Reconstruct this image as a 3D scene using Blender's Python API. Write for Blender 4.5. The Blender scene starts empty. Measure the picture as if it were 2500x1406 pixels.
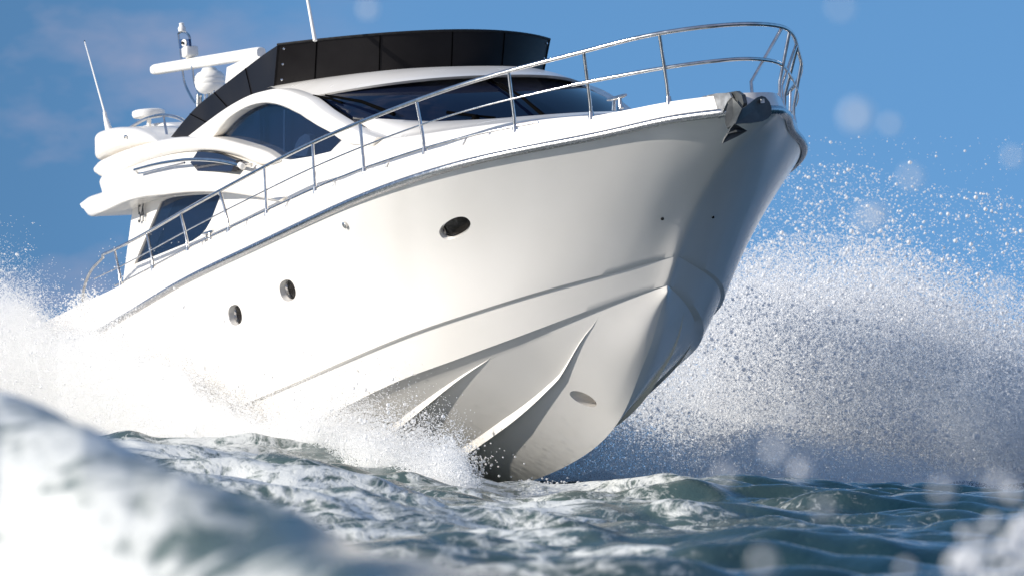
import bpy, bmesh, math, random
import numpy as np
from mathutils import Vector, Matrix

R = math.radians
scene = bpy.context.scene
col = scene.collection
rng = np.random.default_rng(7)

# ------------------------------------------------------------------ camera
CAM_H = 0.6
PITCH = R(3.329)
cam_d = bpy.data.cameras.new('camera')
cam = bpy.data.objects.new('camera', cam_d)
col.objects.link(cam)
cam.location = (0, 0, CAM_H)
cam.rotation_euler = (R(90) + PITCH, 0, 0)
cam_d.sensor_width = 36
cam_d.lens = 108.2
cam_d.clip_start = 0.2
cam_d.clip_end = 20000
cam_d.dof.use_dof = True
cam_d.dof.focus_distance = 27.5
cam_d.dof.aperture_fstop = 3.6
scene.camera = cam

# ------------------------------------------------------------------ sky, sun, exposure
SUN = Vector((-0.90, -0.30, 0.31)).normalized()
SUN_EL = math.asin(SUN.z)
SUN_AZ = math.atan2(SUN.x, SUN.y)
world = bpy.data.worlds.new('World')
scene.world = world
world.use_nodes = True
wn, wl = world.node_tree.nodes, world.node_tree.links
wn.clear()
w_out = wn.new('ShaderNodeOutputWorld')
w_bg = wn.new('ShaderNodeBackground')
w_bg.inputs['Strength'].default_value = 0.15
sky = wn.new('ShaderNodeTexSky')
sky.sky_type = 'NISHITA'
sky.sun_disc = False
sky.sun_elevation = SUN_EL
sky.sun_rotation = SUN_AZ
sky.altitude = 0
sky.air_density = 1.0
sky.dust_density = 0.3
sky.ozone_density = 3.0
tc = wn.new('ShaderNodeTexCoord')
# the clear deep blue reaches down low over this sea: lift the lookup above the pale horizon band
lift = wn.new('ShaderNodeVectorMath'); lift.operation = 'MULTIPLY_ADD'
lift.inputs[1].default_value = (1, 1, 0.55)
lift.inputs[2].default_value = (0, 0, 0.40)
wl.new(tc.outputs['Generated'], lift.inputs[0])
wl.new(lift.outputs[0], sky.inputs['Vector'])
# faint mauve cloud banks
cl = wn.new('ShaderNodeTexNoise'); cl.inputs['Scale'].default_value = 13.0
cl.inputs['Detail'].default_value = 5; cl.inputs['Roughness'].default_value = 0.55
cm = wn.new('ShaderNodeMapping'); cm.inputs['Scale'].default_value = (1, 1, 2.0)
cm.inputs['Location'].default_value = (0.55, 0.2, 0.1)
wl.new(tc.outputs['Generated'], cm.inputs['Vector']); wl.new(cm.outputs[0], cl.inputs['Vector'])
cr = wn.new('ShaderNodeMapRange'); cr.inputs['From Min'].default_value = 0.42; cr.inputs['From Max'].default_value = 0.62
cr.inputs['To Max'].default_value = 0.7
wl.new(cl.outputs['Fac'], cr.inputs['Value'])
cmix = wn.new('ShaderNodeMix'); cmix.data_type = 'RGBA'
cmix.inputs['B'].default_value = (1.9, 2.05, 2.9, 1)
tint = wn.new('ShaderNodeMix'); tint.data_type = 'RGBA'; tint.blend_type = 'MULTIPLY'
tint.inputs['Factor'].default_value = 1.0
tint.inputs['B'].default_value = (0.90, 1.20, 1.27, 1)
wl.new(sky.outputs['Color'], tint.inputs['A'])
dk = wn.new('ShaderNodeMapRange'); dk.interpolation_type = 'SMOOTHSTEP'
dk.inputs['From Min'].default_value = -0.17; dk.inputs['From Max'].default_value = -0.03; dk.inputs['To Min'].default_value = 0.74
sepd = wn.new('ShaderNodeSeparateXYZ'); wl.new(tc.outputs['Generated'], sepd.inputs[0]); wl.new(sepd.outputs['X'], dk.inputs['Value'])
dkm = wn.new('ShaderNodeVectorMath'); dkm.operation = 'SCALE'
wl.new(tint.outputs['Result'], dkm.inputs[0]); wl.new(dk.outputs['Result'], dkm.inputs['Scale'])
wl.new(dkm.outputs[0], cmix.inputs['A'])
# clouds bank up to the left of the picture, clear to the right; an unseen bank behind the camera is added to neutralise the fill light
sep = wn.new('ShaderNodeSeparateXYZ'); wl.new(tc.outputs['Generated'], sep.inputs[0])
mleft = wn.new('ShaderNodeMapRange'); mleft.interpolation_type = 'SMOOTHSTEP'
mleft.inputs['From Min'].default_value = -0.02; mleft.inputs['From Max'].default_value = -0.13
wl.new(sep.outputs['X'], mleft.inputs['Value'])
mul_ = wn.new('ShaderNodeMath'); mul_.operation = 'MULTIPLY'
wl.new(cr.outputs['Result'], mul_.inputs[0]); wl.new(mleft.outputs['Result'], mul_.inputs[1])
mback = wn.new('ShaderNodeMapRange'); mback.interpolation_type = 'SMOOTHSTEP'
mback.inputs['From Min'].default_value = 0.1; mback.inputs['From Max'].default_value = -0.6; mback.inputs['To Max'].default_value = 0.75
wl.new(sep.outputs['Y'], mback.inputs['Value'])
cmax = wn.new('ShaderNodeMath'); cmax.operation = 'MAXIMUM'
wl.new(mul_.outputs[0], cmax.inputs[0]); wl.new(mback.outputs['Result'], cmax.inputs[1])
wl.new(cmax.outputs[0], cmix.inputs['Factor'])
wl.new(cmix.outputs['Result'], w_bg.inputs['Color'])
wl.new(w_bg.outputs[0], w_out.inputs['Surface'])

sun_d = bpy.data.lights.new('sun', 'SUN')
sun_d.energy = 4.6
sun_d.angle = R(0.5)
sun_d.color = (1.0, 0.94, 0.85)
sun = bpy.data.objects.new('sun', sun_d)
col.objects.link(sun)
sun.rotation_euler = (-SUN).to_track_quat('-Z', 'Y').to_euler()
sun.location = SUN * 60

scene.view_settings.view_transform = 'Standard'
scene.view_settings.look = 'None'
scene.view_settings.exposure = 0.3
scene.view_settings.gamma = 1.0
scene.cycles.max_bounces = 10
scene.cycles.diffuse_bounces = 8
scene.cycles.transparent_max_bounces = 24
scene.cycles.use_denoising = True

# ------------------------------------------------------------------ materials
def mat(name, color, rough=0.4, metal=0.0, spec=0.5, coat=0.0, bump=None):
    m = bpy.data.materials.new(name); m.use_nodes = True
    n, l = m.node_tree.nodes, m.node_tree.links
    b = n['Principled BSDF']
    b.inputs['Base Color'].default_value = (*color, 1)
    b.inputs['Roughness'].default_value = rough
    b.inputs['Metallic'].default_value = metal
    b.inputs['Specular IOR Level'].default_value = spec
    b.inputs['Coat Weight'].default_value = coat
    b.inputs['Coat Roughness'].default_value = 0.05
    if bump:
        sc, st, dist = bump
        t = n.new('ShaderNodeTexCoord'); no = n.new('ShaderNodeTexNoise')
        no.inputs['Scale'].default_value = sc; no.inputs['Detail'].default_value = 4
        bp = n.new('ShaderNodeBump'); bp.inputs['Strength'].default_value = st; bp.inputs['Distance'].default_value = dist
        l.new(t.outputs['Object'], no.inputs['Vector']); l.new(no.outputs['Fac'], bp.inputs['Height'])
        l.new(bp.outputs['Normal'], b.inputs['Normal'])
    return m

def vary(m, scale, lo, hi, rough=None, stretch=(1, 1, 1)):
    """Noise variation of base colour (between lo and hi) and roughness."""
    n, l = m.node_tree.nodes, m.node_tree.links
    b = n['Principled BSDF']
    t = n.new('ShaderNodeTexCoord'); mp = n.new('ShaderNodeMapping'); mp.inputs['Scale'].default_value = stretch
    no = n.new('ShaderNodeTexNoise'); no.inputs['Scale'].default_value = scale; no.inputs['Detail'].default_value = 6
    r = n.new('ShaderNodeValToRGB')
    r.color_ramp.elements[0].position = 0.35; r.color_ramp.elements[1].position = 0.65
    r.color_ramp.elements[0].color = (*lo, 1); r.color_ramp.elements[1].color = (*hi, 1)
    l.new(t.outputs['Object'], mp.inputs['Vector']); l.new(mp.outputs[0], no.inputs['Vector'])
    l.new(no.outputs['Fac'], r.inputs['Fac']); l.new(r.outputs['Color'], b.inputs['Base Color'])
    if rough:
        mr = n.new('ShaderNodeMapRange'); mr.inputs['To Min'].default_value = rough[0]; mr.inputs['To Max'].default_value = rough[1]
        l.new(no.outputs['Fac'], mr.inputs['Value']); l.new(mr.outputs['Result'], b.inputs['Roughness'])
    return m

M = {}
M['hull'] = vary(mat('hull_gelcoat', (0.8, 0.77, 0.72), 0.16, spec=0.5, coat=0.3, bump=(2.2, 0.10, 0.012)), 1.3, (0.785, 0.76, 0.72), (0.815, 0.79, 0.755), (0.12, 0.22), (0.5, 1, 1))
M['white'] = vary(mat('cabin_gelcoat', (0.82, 0.80, 0.77), 0.25, coat=0.2), 2.0, (0.79, 0.76, 0.71), (0.82, 0.795, 0.75), (0.2, 0.32))
M['plastic'] = mat('white_plastic', (0.80, 0.79, 0.76), 0.4)
M['steel'] = vary(mat('stainless_steel', (0.62, 0.61, 0.59), 0.12, 1.0), 14, (0.52, 0.51, 0.50), (0.72, 0.71, 0.69), (0.06, 0.22))
M['rub'] = vary(mat('wet_rub_rail', (0.42, 0.42, 0.42), 0.3, 1.0, bump=(45, 0.12, 0.005)), 24, (0.44, 0.44, 0.45), (0.60, 0.60, 0.60), (0.15, 0.35), (1, 2, 2))
M['brushed'] = vary(mat('brushed_steel', (0.5, 0.49, 0.46), 0.38, 0.8), 12, (0.36, 0.34, 0.31), (0.62, 0.61, 0.58), (0.3, 0.5))
M['galv'] = vary(mat('galvanised_steel', (0.10, 0.11, 0.11), 0.5, 0.25, bump=(40, 0.15, 0.006)), 9, (0.045, 0.05, 0.05), (0.085, 0.09, 0.09), (0.3, 0.55))
M['black'] = vary(mat('black_plastic', (0.012, 0.012, 0.013), 0.6, spec=.2), 20, (0.01, 0.01, 0.011), (0.02, 0.02, 0.022))
M['screen'] = vary(mat('black_tinted_acrylic', (0.012, 0.011, 0.012), 0.3, spec=0.1), 1.4, (0.008, 0.007, 0.008), (0.016, 0.015, 0.016), (0.3, 0.5))
M['seam'] = mat('screen_seam', (0.002, 0.002, 0.002), 0.9, spec=0.0)
M['wiper'] = mat('wiper_rubber', (0.004, 0.004, 0.004), 0.9, spec=0.0)
M['blue'] = mat('blue_plate', (0.015, 0.05, 0.14), 0.4)
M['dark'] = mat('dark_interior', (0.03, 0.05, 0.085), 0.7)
M['reflection_line'] = mat('frame_reflection_tone', (0.45, 0.44, 0.42), 0.9)
M['seat'] = mat('helm_upholstery', (0.62, 0.58, 0.52), 0.7)
M['text'] = mat('black_lettering', (0.02, 0.02, 0.02), 0.5)
M['gap'] = mat('seam_shadow_gap', (0.35, 0.33, 0.31), 0.7)

def glass_mat(name, base, tintc, alpha, rough=0.03):
    m = bpy.data.materials.new(name); m.use_nodes = True
    n, l = m.node_tree.nodes, m.node_tree.links
    b = n['Principled BSDF']
    b.inputs['Base Color'].default_value = (*base, 1); b.inputs['Roughness'].default_value = rough
    b.inputs['Specular IOR Level'].default_value = 0.32
    tr = n.new('ShaderNodeBsdfTransparent'); tr.inputs['Color'].default_value = (*tintc, 1)
    mx = n.new('ShaderNodeMixShader'); mx.inputs['Fac'].default_value = alpha
    l.new(tr.outputs[0], mx.inputs[1]); l.new(b.outputs[0], mx.inputs[2])
    l.new(mx.outputs[0], n['Material Output'].inputs['Surface'])
    return m
M['glass'] = glass_mat('blue_tinted_glass', (0.010, 0.024, 0.05), (0.6, 0.72, 0.9), 0.42)
M['wglass'] = mat('dark_windscreen_glass', (0.004, 0.008, 0.024), 0.03, spec=0.3)
M['pglass'] = mat('porthole_glass', (0.02, 0.016, 0.013), 0.05)

# ------------------------------------------------------------------ helpers
def tag(o, label=None, cat=None, group=None, kind=None):
    if label: o['label'] = label
    if cat: o['category'] = cat
    if group: o['group'] = group
    if kind: o['kind'] = kind
    return o

def mesh_obj(name, verts, faces, m, parent=None, smooth=35):
    me = bpy.data.meshes.new(name)
    me.from_pydata([tuple(map(float, v)) for v in verts], [], faces)
    return finish(name, me, m, parent, smooth)

def finish(name, me, m, parent=None, smooth=35):
    bm = bmesh.new(); bm.from_mesh(me)
    bmesh.ops.remove_doubles(bm, verts=bm.verts, dist=1e-5)
    bmesh.ops.recalc_face_normals(bm, faces=bm.faces)
    for f in bm.faces: f.smooth = smooth > 0
    if smooth > 0:
        for e in bm.edges:
            if len(e.link_faces) == 2 and e.calc_face_angle(0) > R(smooth): e.smooth = False
    bm.to_mesh(me); bm.free()
    me.materials.append(m)
    o = bpy.data.objects.new(name, me); col.objects.link(o)
    if parent: o.parent = parent
    return o

def catmull(pts, n):
    p = np.array(pts, float)
    d = np.r_[0, np.cumsum(np.sqrt(((p[1:] - p[:-1]) ** 2).sum(1)) ** 0.5 + 1e-9)]
    t = np.linspace(0, d[-1], n)
    m = np.zeros_like(p)
    m[1:-1] = (p[2:] - p[:-2]) / (d[2:] - d[:-2])[:, None]
    m[0] = (p[1] - p[0]) / (d[1] - d[0]); m[-1] = (p[-1] - p[-2]) / (d[-1] - d[-2])
    i = np.clip(np.searchsorted(d, t, 'right') - 1, 0, len(p) - 2)
    h = (d[i + 1] - d[i])[:, None]; u = ((t - d[i]) / h[:, 0])[:, None]
    return (2*u**3 - 3*u**2 + 1)*p[i] + (u**3 - 2*u**2 + u)*h*m[i] + (-2*u**3 + 3*u**2)*p[i+1] + (u**3 - u**2)*h*m[i+1]

def tube(pts, r, seg=10, cap=True):
    """verts, faces of a round tube; r is a number or one radius per point"""
    p = np.array(pts, float); n = len(p); rr = np.broadcast_to(np.array(r, float), (n,))
    t = np.gradient(p, axis=0); t /= np.linalg.norm(t, axis=1)[:, None] + 1e-12
    a = np.array([0, 0, 1.0]) if abs(t[0][2]) < 0.9 else np.array([1.0, 0, 0])
    u = np.cross(t[0], a); u /= np.linalg.norm(u)
    V = []; F = []
    for i in range(n):
        u = u - t[i] * (u @ t[i]); u /= np.linalg.norm(u); w = np.cross(t[i], u)
        for k in range(seg):
            an = 2 * math.pi * k / seg
            V.append(p[i] + rr[i] * (math.cos(an) * u + math.sin(an) * w))
    for i in range(n - 1):
        for k in range(seg):
            k2 = (k + 1) % seg
            F.append((i*seg + k, i*seg + k2, (i+1)*seg + k2, (i+1)*seg + k))
    if cap:
        F.append(tuple(range(seg))); F.append(tuple(range((n-1)*seg, n*seg)))
    return V, F

class MB:
    def __init__(s): s.v = []; s.f = []
    def add(s, vf):
        o = len(s.v); s.v += [tuple(map(float, q)) for q in vf[0]]; s.f += [tuple(i + o for i in q) for q in vf[1]]; return s
    def tube(s, pts, r, seg=10): return s.add(tube(pts, r, seg))
    def build(s, name, m, parent=None, smooth=35): return mesh_obj(name, s.v, s.f, m, parent, smooth)

def prism(poly, y0, y1):
    """closed polygon in (x, z) pushed from y0 to y1"""
    n = len(poly)
    V = [(x, y0, z) for x, z in poly] + [(x, y1, z) for x, z in poly]
    F = [tuple(range(n)), tuple(range(n, 2*n))] + [(i, (i+1) % n, n + (i+1) % n, n + i) for i in range(n)]
    return V, F

def loft(rows, closed=False, cap=False):
    """rows: list of equal-length point lists"""
    n = len(rows[0]); V = [q for r in rows for q in r]; F = []
    for i in range(len(rows) - 1):
        for k in range(n if closed else n - 1):
            k2 = (k + 1) % n
            F.append((i*n + k, i*n + k2, (i+1)*n + k2, (i+1)*n + k))
    if cap: F.append(tuple(range(n))); F.append(tuple(range((len(rows)-1)*n, len(rows)*n)))
    return V, F

def lathe(prof, seg=28, origin=(0, 0, 0)):
    rows = []
    for r, z in prof:
        rows.append([(origin[0] + r*math.cos(2*math.pi*k/seg), origin[1] + r*math.sin(2*math.pi*k/seg), origin[2] + z) for k in range(seg)])
    return loft(rows, True, True)

def band(top, bot, wt, wb, n=60, r=0.05, m=5):
    """A moulding right across the boat: the side profile between two (x, z) lines, half widths wt / wb (number or (x,w) list), rounded edges."""
    t = catmull(top, n); b = catmull(bot, n)
    def W(w, x):
        if np.isscalar(w): return np.full_like(x, w, dtype=float)
        w = np.array(w, float); return np.interp(x, w[:, 0], w[:, 1])
    a, c = W(wt, t[:, 0]), W(wb, b[:, 0])
    rows = []
    for i in range(n):
        h = np.linalg.norm(t[i] - b[i]); q = min(r, h * 0.45)
        prof = []
        for k in range(m + 1):            # lower rounded edge
            an = math.pi/2 * k / m
            prof.append((q * (1 - math.sin(an)) / max(h, 1e-6), q * (1 - math.cos(an)), 0))
        lo = [(f, ins) for f, ins, _ in prof][::-1]
        lo = [(q*(1-math.cos(math.pi/2*k/m))/max(h, 1e-6), q*(1-math.sin(math.pi/2*k/m))) for k in range(m+1)]
        mid = [(f, 0.0) for f in np.linspace(q/max(h, 1e-6), 1 - q/max(h, 1e-6), 6)[1:-1]]
        hi = [(1 - f, ins) for f, ins in lo][::-1]
        side = []
        for f, ins in lo + mid + hi:
            x, z = b[i] * (1 - f) + t[i] * f; w = c[i] * (1 - f) + a[i] * f
            side.append((x, -(w - ins), z))
        rows.append(side + [(x, -y, z) for x, y, z in side[::-1]])
    return loft(rows, True, True)

def boolean_cut(o, cutters):
    """subtract closed (verts, faces) solids from o, leaving nothing else behind"""
    tmp = []
    for vf in cutters:
        me = bpy.data.meshes.new('cut'); me.from_pydata([tuple(map(float, v)) for v in vf[0]], [], vf[1])
        bm = bmesh.new(); bm.from_mesh(me); bmesh.ops.recalc_face_normals(bm, faces=bm.faces); bm.to_mesh(me); bm.free()
        c = bpy.data.objects.new('cut', me); col.objects.link(c); tmp.append(c)
        c.matrix_world = Matrix.Identity(4)
        md = o.modifiers.new('b', 'BOOLEAN'); md.operation = 'DIFFERENCE'; md.object = c; md.solver = 'EXACT'
    par = o.parent; o.parent = None; o.matrix_world = Matrix.Identity(4)
    bpy.context.view_layer.update()
    dg = bpy.context.evaluated_depsgraph_get()
    me = bpy.data.meshes.new_from_object(o.evaluated_get(dg))
    o.modifiers.clear(); old = o.data; o.data = me
    bpy.data.meshes.remove(old)
    for c in tmp:
        d = c.data; bpy.data.objects.remove(c); bpy.data.meshes.remove(d)
    o.parent = par
    return o

def mirror(pts): return [(x, -y, z) for x, y, z in pts]

# ------------------------------------------------------------------ the yacht's pose on the water
POSE = Matrix(((0.39351, 0.91633, -0.07414, 2.2398), (-0.91915, 0.39372, -0.01234, 25.50922), (0.01788, 0.07301, 0.99717, 1.14516), (0, 0, 0, 1)))
def to_world(p): return np.asarray(p, float) @ np.array(POSE)[:3, :3].T + np.array(POSE)[:3, 3]

yacht = bpy.data.objects.new('motor_yacht', None)
col.objects.link(yacht)
yacht.matrix_world = POSE
yacht.empty_display_size = 0.5
tag(yacht, 'white flybridge motor yacht with a black wind screen, planing bow first through spray', 'yacht')

# ------------------------------------------------------------------ hull lines (s = metres aft of the stem head)
KN = np.array([0, .08, .25, .6, 1.2, 2.2, 3.5, 5, 7, 9.5, 12, 14, 16.5])
LN = np.array([[0, .222, .357, .592, .95, 1.61, 2.072, 2.168, 2.171, 2.165, 2.094, 2.084, 2.082],
               [2.425, 2.428, 2.43, 2.425, 2.378, 2.311, 2.188, 2.078, 1.947, 1.775, 1.562, 1.382, 1.156],
               [.150, .150, .150, .155, .174, .197, .222, .26, .284, .314, .385, .45, .524],
               [.697, .639, .599, .565, .536, .484, .458, .466, .469, .449, .451, .485, .538],
               [-.022, .039, .089, .151, .169, .073, .001, -.022, -.029, -.036, -.036, -.024, -.007]])
def spline(x, y, q):
    """natural cubic through (x, y) at q"""
    x = np.asarray(x, float); y = np.asarray(y, float); n = len(x); h = np.diff(x)
    A = np.eye(n); b = np.zeros(n)
    for i in range(1, n - 1):
        A[i, i-1] = h[i-1]; A[i, i] = 2*(h[i-1] + h[i]); A[i, i+1] = h[i]
        b[i] = 6*((y[i+1] - y[i])/h[i] - (y[i] - y[i-1])/h[i-1])
    mm = np.linalg.solve(A, b); q = np.asarray(q, float)
    i = np.clip(np.searchsorted(x, q) - 1, 0, n - 2); a = (x[i+1] - q)/h[i]; c = 1 - a
    return a*y[i] + c*y[i+1] + ((a**3 - a)*mm[i] + (c**3 - c)*mm[i+1])*h[i]**2/6
KT = np.sqrt(KN)
def line(k, s): return spline(KT, LN[k], np.sqrt(np.maximum(s, 0)))
def rub_at(s): return line(0, s), line(1, s)
def deck_at(s):
    b, z = rub_at(s); return b - .03*np.minimum(1, b/.4), z + line(2, s)
def rail_at(s):
    b, z = deck_at(s); return b + line(4, s)*np.minimum(1, b/.4), z + line(3, s)

LOA = 16.3
NU = 170
u = np.linspace(0, 1, NU)
def sta(s0): return s0 + (LOA - s0) * u**2
KNUCK = [(1.75, 0, 1.345), (1.874, .148, 1.325), (2.105, .398, 1.268), (2.634, .854, 1.164), (3.317, 1.258, 1.038), (4.244, 1.595, .893), (5.192, 1.787, .749), (6.301, 1.908, .601), (8.569, 2.0, .361), (12, 2.03, .1), (16.3, 1.98, -.1)]
CHINE = [(1.97, 0, 1.105), (2.07, .106, 1.085), (2.317, .339, 1.015), (2.577, .55, .938), (2.888, .767, .85), (3.238, .968, .762), (3.637, 1.154, .677), (4.103, 1.324, .59), (4.638, 1.471, .505), (5.098, 1.565, .424), (6.299, 1.722, .214), (9, 1.86, -.1), (12, 1.9, -.28), (16.3, 1.87, -.4)]
KEEL = [(1.98, 1.06), (2.2, .83), (2.4, .60), (2.7, .33), (3.01, .06), (3.35, -.14), (4.28, -.42), (5.81, -.63), (8, -.70), (16.3, -.72)]
def tab(t, s):
    t = np.array(t, float); q = np.sqrt(np.maximum(t[:, 0] - t[0, 0], 0))
    return [np.interp(np.sqrt(np.maximum(s - t[0, 0], 0)), np.linspace(0, q[-1], 200), spline(q, t[:, k], np.linspace(0, q[-1], 200))) for k in range(1, t.shape[1])]
def row(s, b, z): return np.stack([-s, b, z], 1)
s_r = sta(0); b_, z_ = rub_at(s_r); RUB = row(s_r, b_, z_)
b_, z_ = deck_at(s_r); DECK = row(s_r - .0 + .03, b_, z_)
s_k = sta(1.75); b_, z_ = tab(KNUCK, s_k); b_[0] = 0; KN_O = row(s_k, b_, z_)
ease = np.minimum(1, u / .22)[:, None]
KN_I = KN_O + np.array([0, -.045, -.012]) * ease; KN_I[:, 1] = np.maximum(KN_I[:, 1], 0)
s_c = sta(1.97); b_, z_ = tab(CHINE, s_c); b_[0] = 0; CH_O = row(s_c, b_, z_)
CH_I = CH_O + np.array([0, -.085, -.03]) * np.minimum(1, u / .3)[:, None]; CH_I[:, 1] = np.maximum(CH_I[:, 1], 0)
s_l = sta(1.98); (z_,) = tab(KEEL, s_l); KL = row(s_l, 0*z_, z_)

def bottom(v):
    """row on the bottom, v = 0 at the keel, 1 at the chine; a little fuller than a straight line"""
    p = KL * (1 - v) + CH_I * v
    p[:, 2] += 0.035 * math.sin(math.pi * v) * np.interp(s_l, [2.0, 2.4, 3.5, 5.5], [0, 1, 1, -.8])
    q_ = .45 + .55*np.clip((s_l - 2.0)/1.3, 0, 1)**1.2      # rounded stem up at the chine, sharp forefoot below
    p[:, 1] = CH_I[:, 1] * v**q_
    return p
rows = [DECK]
for f in (.35, .7): rows.append(DECK*(1-f) + RUB*f)
rows.append(RUB)
NT = 22
for i in range(1, NT):
    f = i / NT
    p = RUB*(1-f) + KN_O*f
    p[:, 1] *= 1 - 0.04*math.sin(math.pi*f)*np.exp(-((s_r - 2.5)/3.0)**2)
    hol = math.sin(math.pi*f**.75)                      # hollow flare under the blunt nose of the deck
    p[:, 1] *= 1 - .52*hol*np.exp(-(u/.17)**2)
    p[:, 0] -= .22*math.sin(math.pi*f)*np.exp(-(u/.17)**2)
    rows.append(p)
rows += [KN_O, KN_I]
for f in (.2, .4, .6, .8): rows.append(KN_I*(1-f) + CH_O*f)
rows += [CH_O, CH_I]
NB = 16
for i in range(NB - 1, 0, -1): rows.append(bottom(i / NB))
rows.append(KL)
st = [r * np.array([1, -1, 1]) for r in rows]
po = rows[:-1][::-1]
full = [np.asarray(r) for r in st + po]
V, F = loft([r.tolist() for r in full])
n = NU; K = len(full)
F.append(tuple(k*n + n - 1 for k in range(K)))                    # transom
for i in range(n - 1): F.append((i, i + 1, (K-1)*n + i + 1, (K-1)*n + i))   # deck sheet between the two deck edges
hull = mesh_obj('hull', V, F, M['hull'], None, 22)

def ellipse_cutter(c, axis, a_dir, ra, rb, depth, out=0.25, seg=40, power=2.0):
    """elliptical plug: centre c, outward axis, semi-axes ra along a_dir and rb across"""
    ax = np.array(axis, float); ax /= np.linalg.norm(ax)
    e1 = np.array(a_dir, float); e1 -= ax*(e1 @ ax); e1 /= np.linalg.norm(e1); e2 = np.cross(ax, e1)
    ring = []
    for k in range(seg):
        t = 2*math.pi*k/seg; cx, sy = math.cos(t), math.sin(t)
        q = (abs(cx)**power + abs(sy)**power)**(-1/power)
        ring.append(ra*q*cx*e1 + rb*q*sy*e2)
    c = np.array(c, float)
    return ring, ax, c, loft([[c + p - ax*depth for p in ring], [c + p + ax*out for p in ring]], True, True)

def hull_hit(p0, d):
    """where a line from p0 along d meets the hull"""
    ok, loc, nor, _ = hull.ray_cast(Vector(p0), Vector(d).normalized())
    return np.array(loc), np.array(nor)
bpy.context.view_layer.update()
EYE = np.array([22.556, -12.136, -0.063])
PORTS = [[(-2.579, -1.750, 1.741)], [(-6.442, -2.000, 1.477)], [(-8.153, -2.000, 1.340)]]
PORTS = [q[0] for q in PORTS]
THR = [(-3.500, -0.200, 0.168)][0]
cutters = []; port_info = []
for q, (ra, rb, pw, dep) in zip(PORTS + [THR], [(.215, .088, 2.3, .07), (.20, .107, 2.4, .09), (.20, .107, 2.4, .09), (.108, .075, 2.0, .5)]):
    hit, nor = hull_hit(EYE, np.array(q) - EYE)
    if nor[1] > 0: nor = -nor
    ax = nor if pw != 2.0 else np.array([0.12, -1, 0.0])
    ring, axn, c, vf = ellipse_cutter(hit, ax, (1, 0, 0.05 if pw != 2 else -0.35), ra, rb, dep, 0.3, 40, pw)
    cutters.append(vf); port_info.append((ring, axn, c, dep))
boolean_cut(hull, cutters)
hull.parent = yacht
for i, (ring, ax, c, dep) in enumerate(port_info):
    if i < 3:
        p = mesh_obj('porthole', *loft([[c + q*1.0 - ax*(dep - .012) for q in ring], [c + q*0.02 - ax*(dep - .012) for q in ring]], True, True), M['pglass'], hull, 0)
        rim = loft([[c + q*k_ - ax*(dep - o_) for q in ring] for k_, o_ in ((.995, .012), (.985, .034), (.90, .034), (.87, .012))], True)
        mesh_obj('porthole_rim', *rim, M['steel'], p, 50)
    else:
        mesh_obj('thruster_tunnel', *loft([[c + q*0.999 - ax*(dep - .012) for q in ring], [c + q*0.05 - ax*(dep - .006) for q in ring]], True, True), M['hull'], hull, 0)

# rub rail: half-oval metal moulding along the sheer
def along(P, side): return P * np.array([1, side, 1])
rr = []
path = np.concatenate([along(RUB, -1)[::-1][2:], along(RUB, 1)[1:-2]])
tn = np.gradient(path, axis=0); tn /= np.linalg.norm(tn, axis=1)[:, None]
for p, t in zip(path, tn):
    o_ = np.array([-t[1], t[0], 0]); o_ /= np.linalg.norm(o_)
    if o_[0]*0 + (o_ @ np.array([0.0, p[1], 0]) if abs(p[1]) > .25 else o_[0]) < 0: o_ = -o_
    rr.append([p + o_*a + np.array([0, 0, b]) for a, b in ((-.02, .037), (.016, .034), (.036, .018), (.042, 0), (.036, -.018), (.016, -.034), (-.02, -.037))])
mesh_obj('rub_rail', *loft([[tuple(q) for q in r] for r in rr], True, True), M['rub'], hull, 50)

# spray strakes on the bottom: triangular ridges, bright outboard face
def strake(sv, h, w):
    sv = np.array(sv, float)
    ss = np.linspace(sv[0, 0], sv[-1, 0], 70)
    vv = np.interp(ss, sv[:, 0], np.r_[sv[:, 1]])
    vv = spline(np.sqrt(sv[:, 0] - sv[0, 0]), sv[:, 1], np.sqrt(ss - ss[0]))
    uu = np.sqrt((ss - 1.98)/(LOA - 1.98))
    out = []
    for side in (-1, 1):
        r_ = []
        for i, (a, v) in enumerate(zip(uu, vv)):
            def S(vq):
                P = bottom(vq); return np.array([np.interp(a, u, P[:, k]) for k in range(3)])
            k = min(1.0, (i / 69) / .28) ** .8 * min(1, (69 - i)/3 + .05)
            p0, p1 = S(v), S(min(v + .03, 1.0)); d = p1 - p0; d /= np.linalg.norm(d)
            nrm = np.cross(d, np.array([1.0, 0, 0])); nrm /= np.linalg.norm(nrm)
            if nrm[2] > 0: nrm = -nrm
            tri = [p0 + d*w*k - nrm*.02, p0 + d*.01*k + nrm*h*k, p0 - d*.005 - nrm*.02]
            r_.append([(x, y*side, z) for x, y, z in tri])
        out.append(r_)
    return out
for sv, h, w in (([(2.55, .88), (2.78, .715), (3.13, .59), (3.6, .515), (4.16, .465), (4.87, .425), (5.77, .39), (9, .36)], .060, .088), ([(3.66, .965), (4.16, .90), (4.79, .83), (5.51, .775), (6.4, .72), (9, .66)], .050, .074)):
    for r_ in strake(sv, h, w):
        mesh_obj('spray_strake', *loft(r_, True, True), M['hull'], hull, 20)

# small skin fittings
def knob(name, p, ax, r, m, parent, h=.012):
    ax = np.array(ax, float); ax /= np.linalg.norm(ax)
    return MB().tube([np.array(p) - ax*.01, np.array(p) + ax*h*.7, np.array(p) + ax*h], [r, r, r*.6], 14).build(name, m, parent)
for px, r_, mm in (([(-0.760, -0.600, 1.613)][0], .014, 'black'), ([(-0.802, -0.100, 1.610)][0], .012, 'black'), ([(-4.643, -2.000, 1.971)][0], .035, 'steel')):
    hit, nor = hull_hit(EYE, np.array(px) - EYE)
    if nor @ (EYE - hit) < 0: nor = -nor
    knob('skin_fitting', hit, nor, r_, M[mm], hull, .015 if mm == 'black' else .03)

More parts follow.
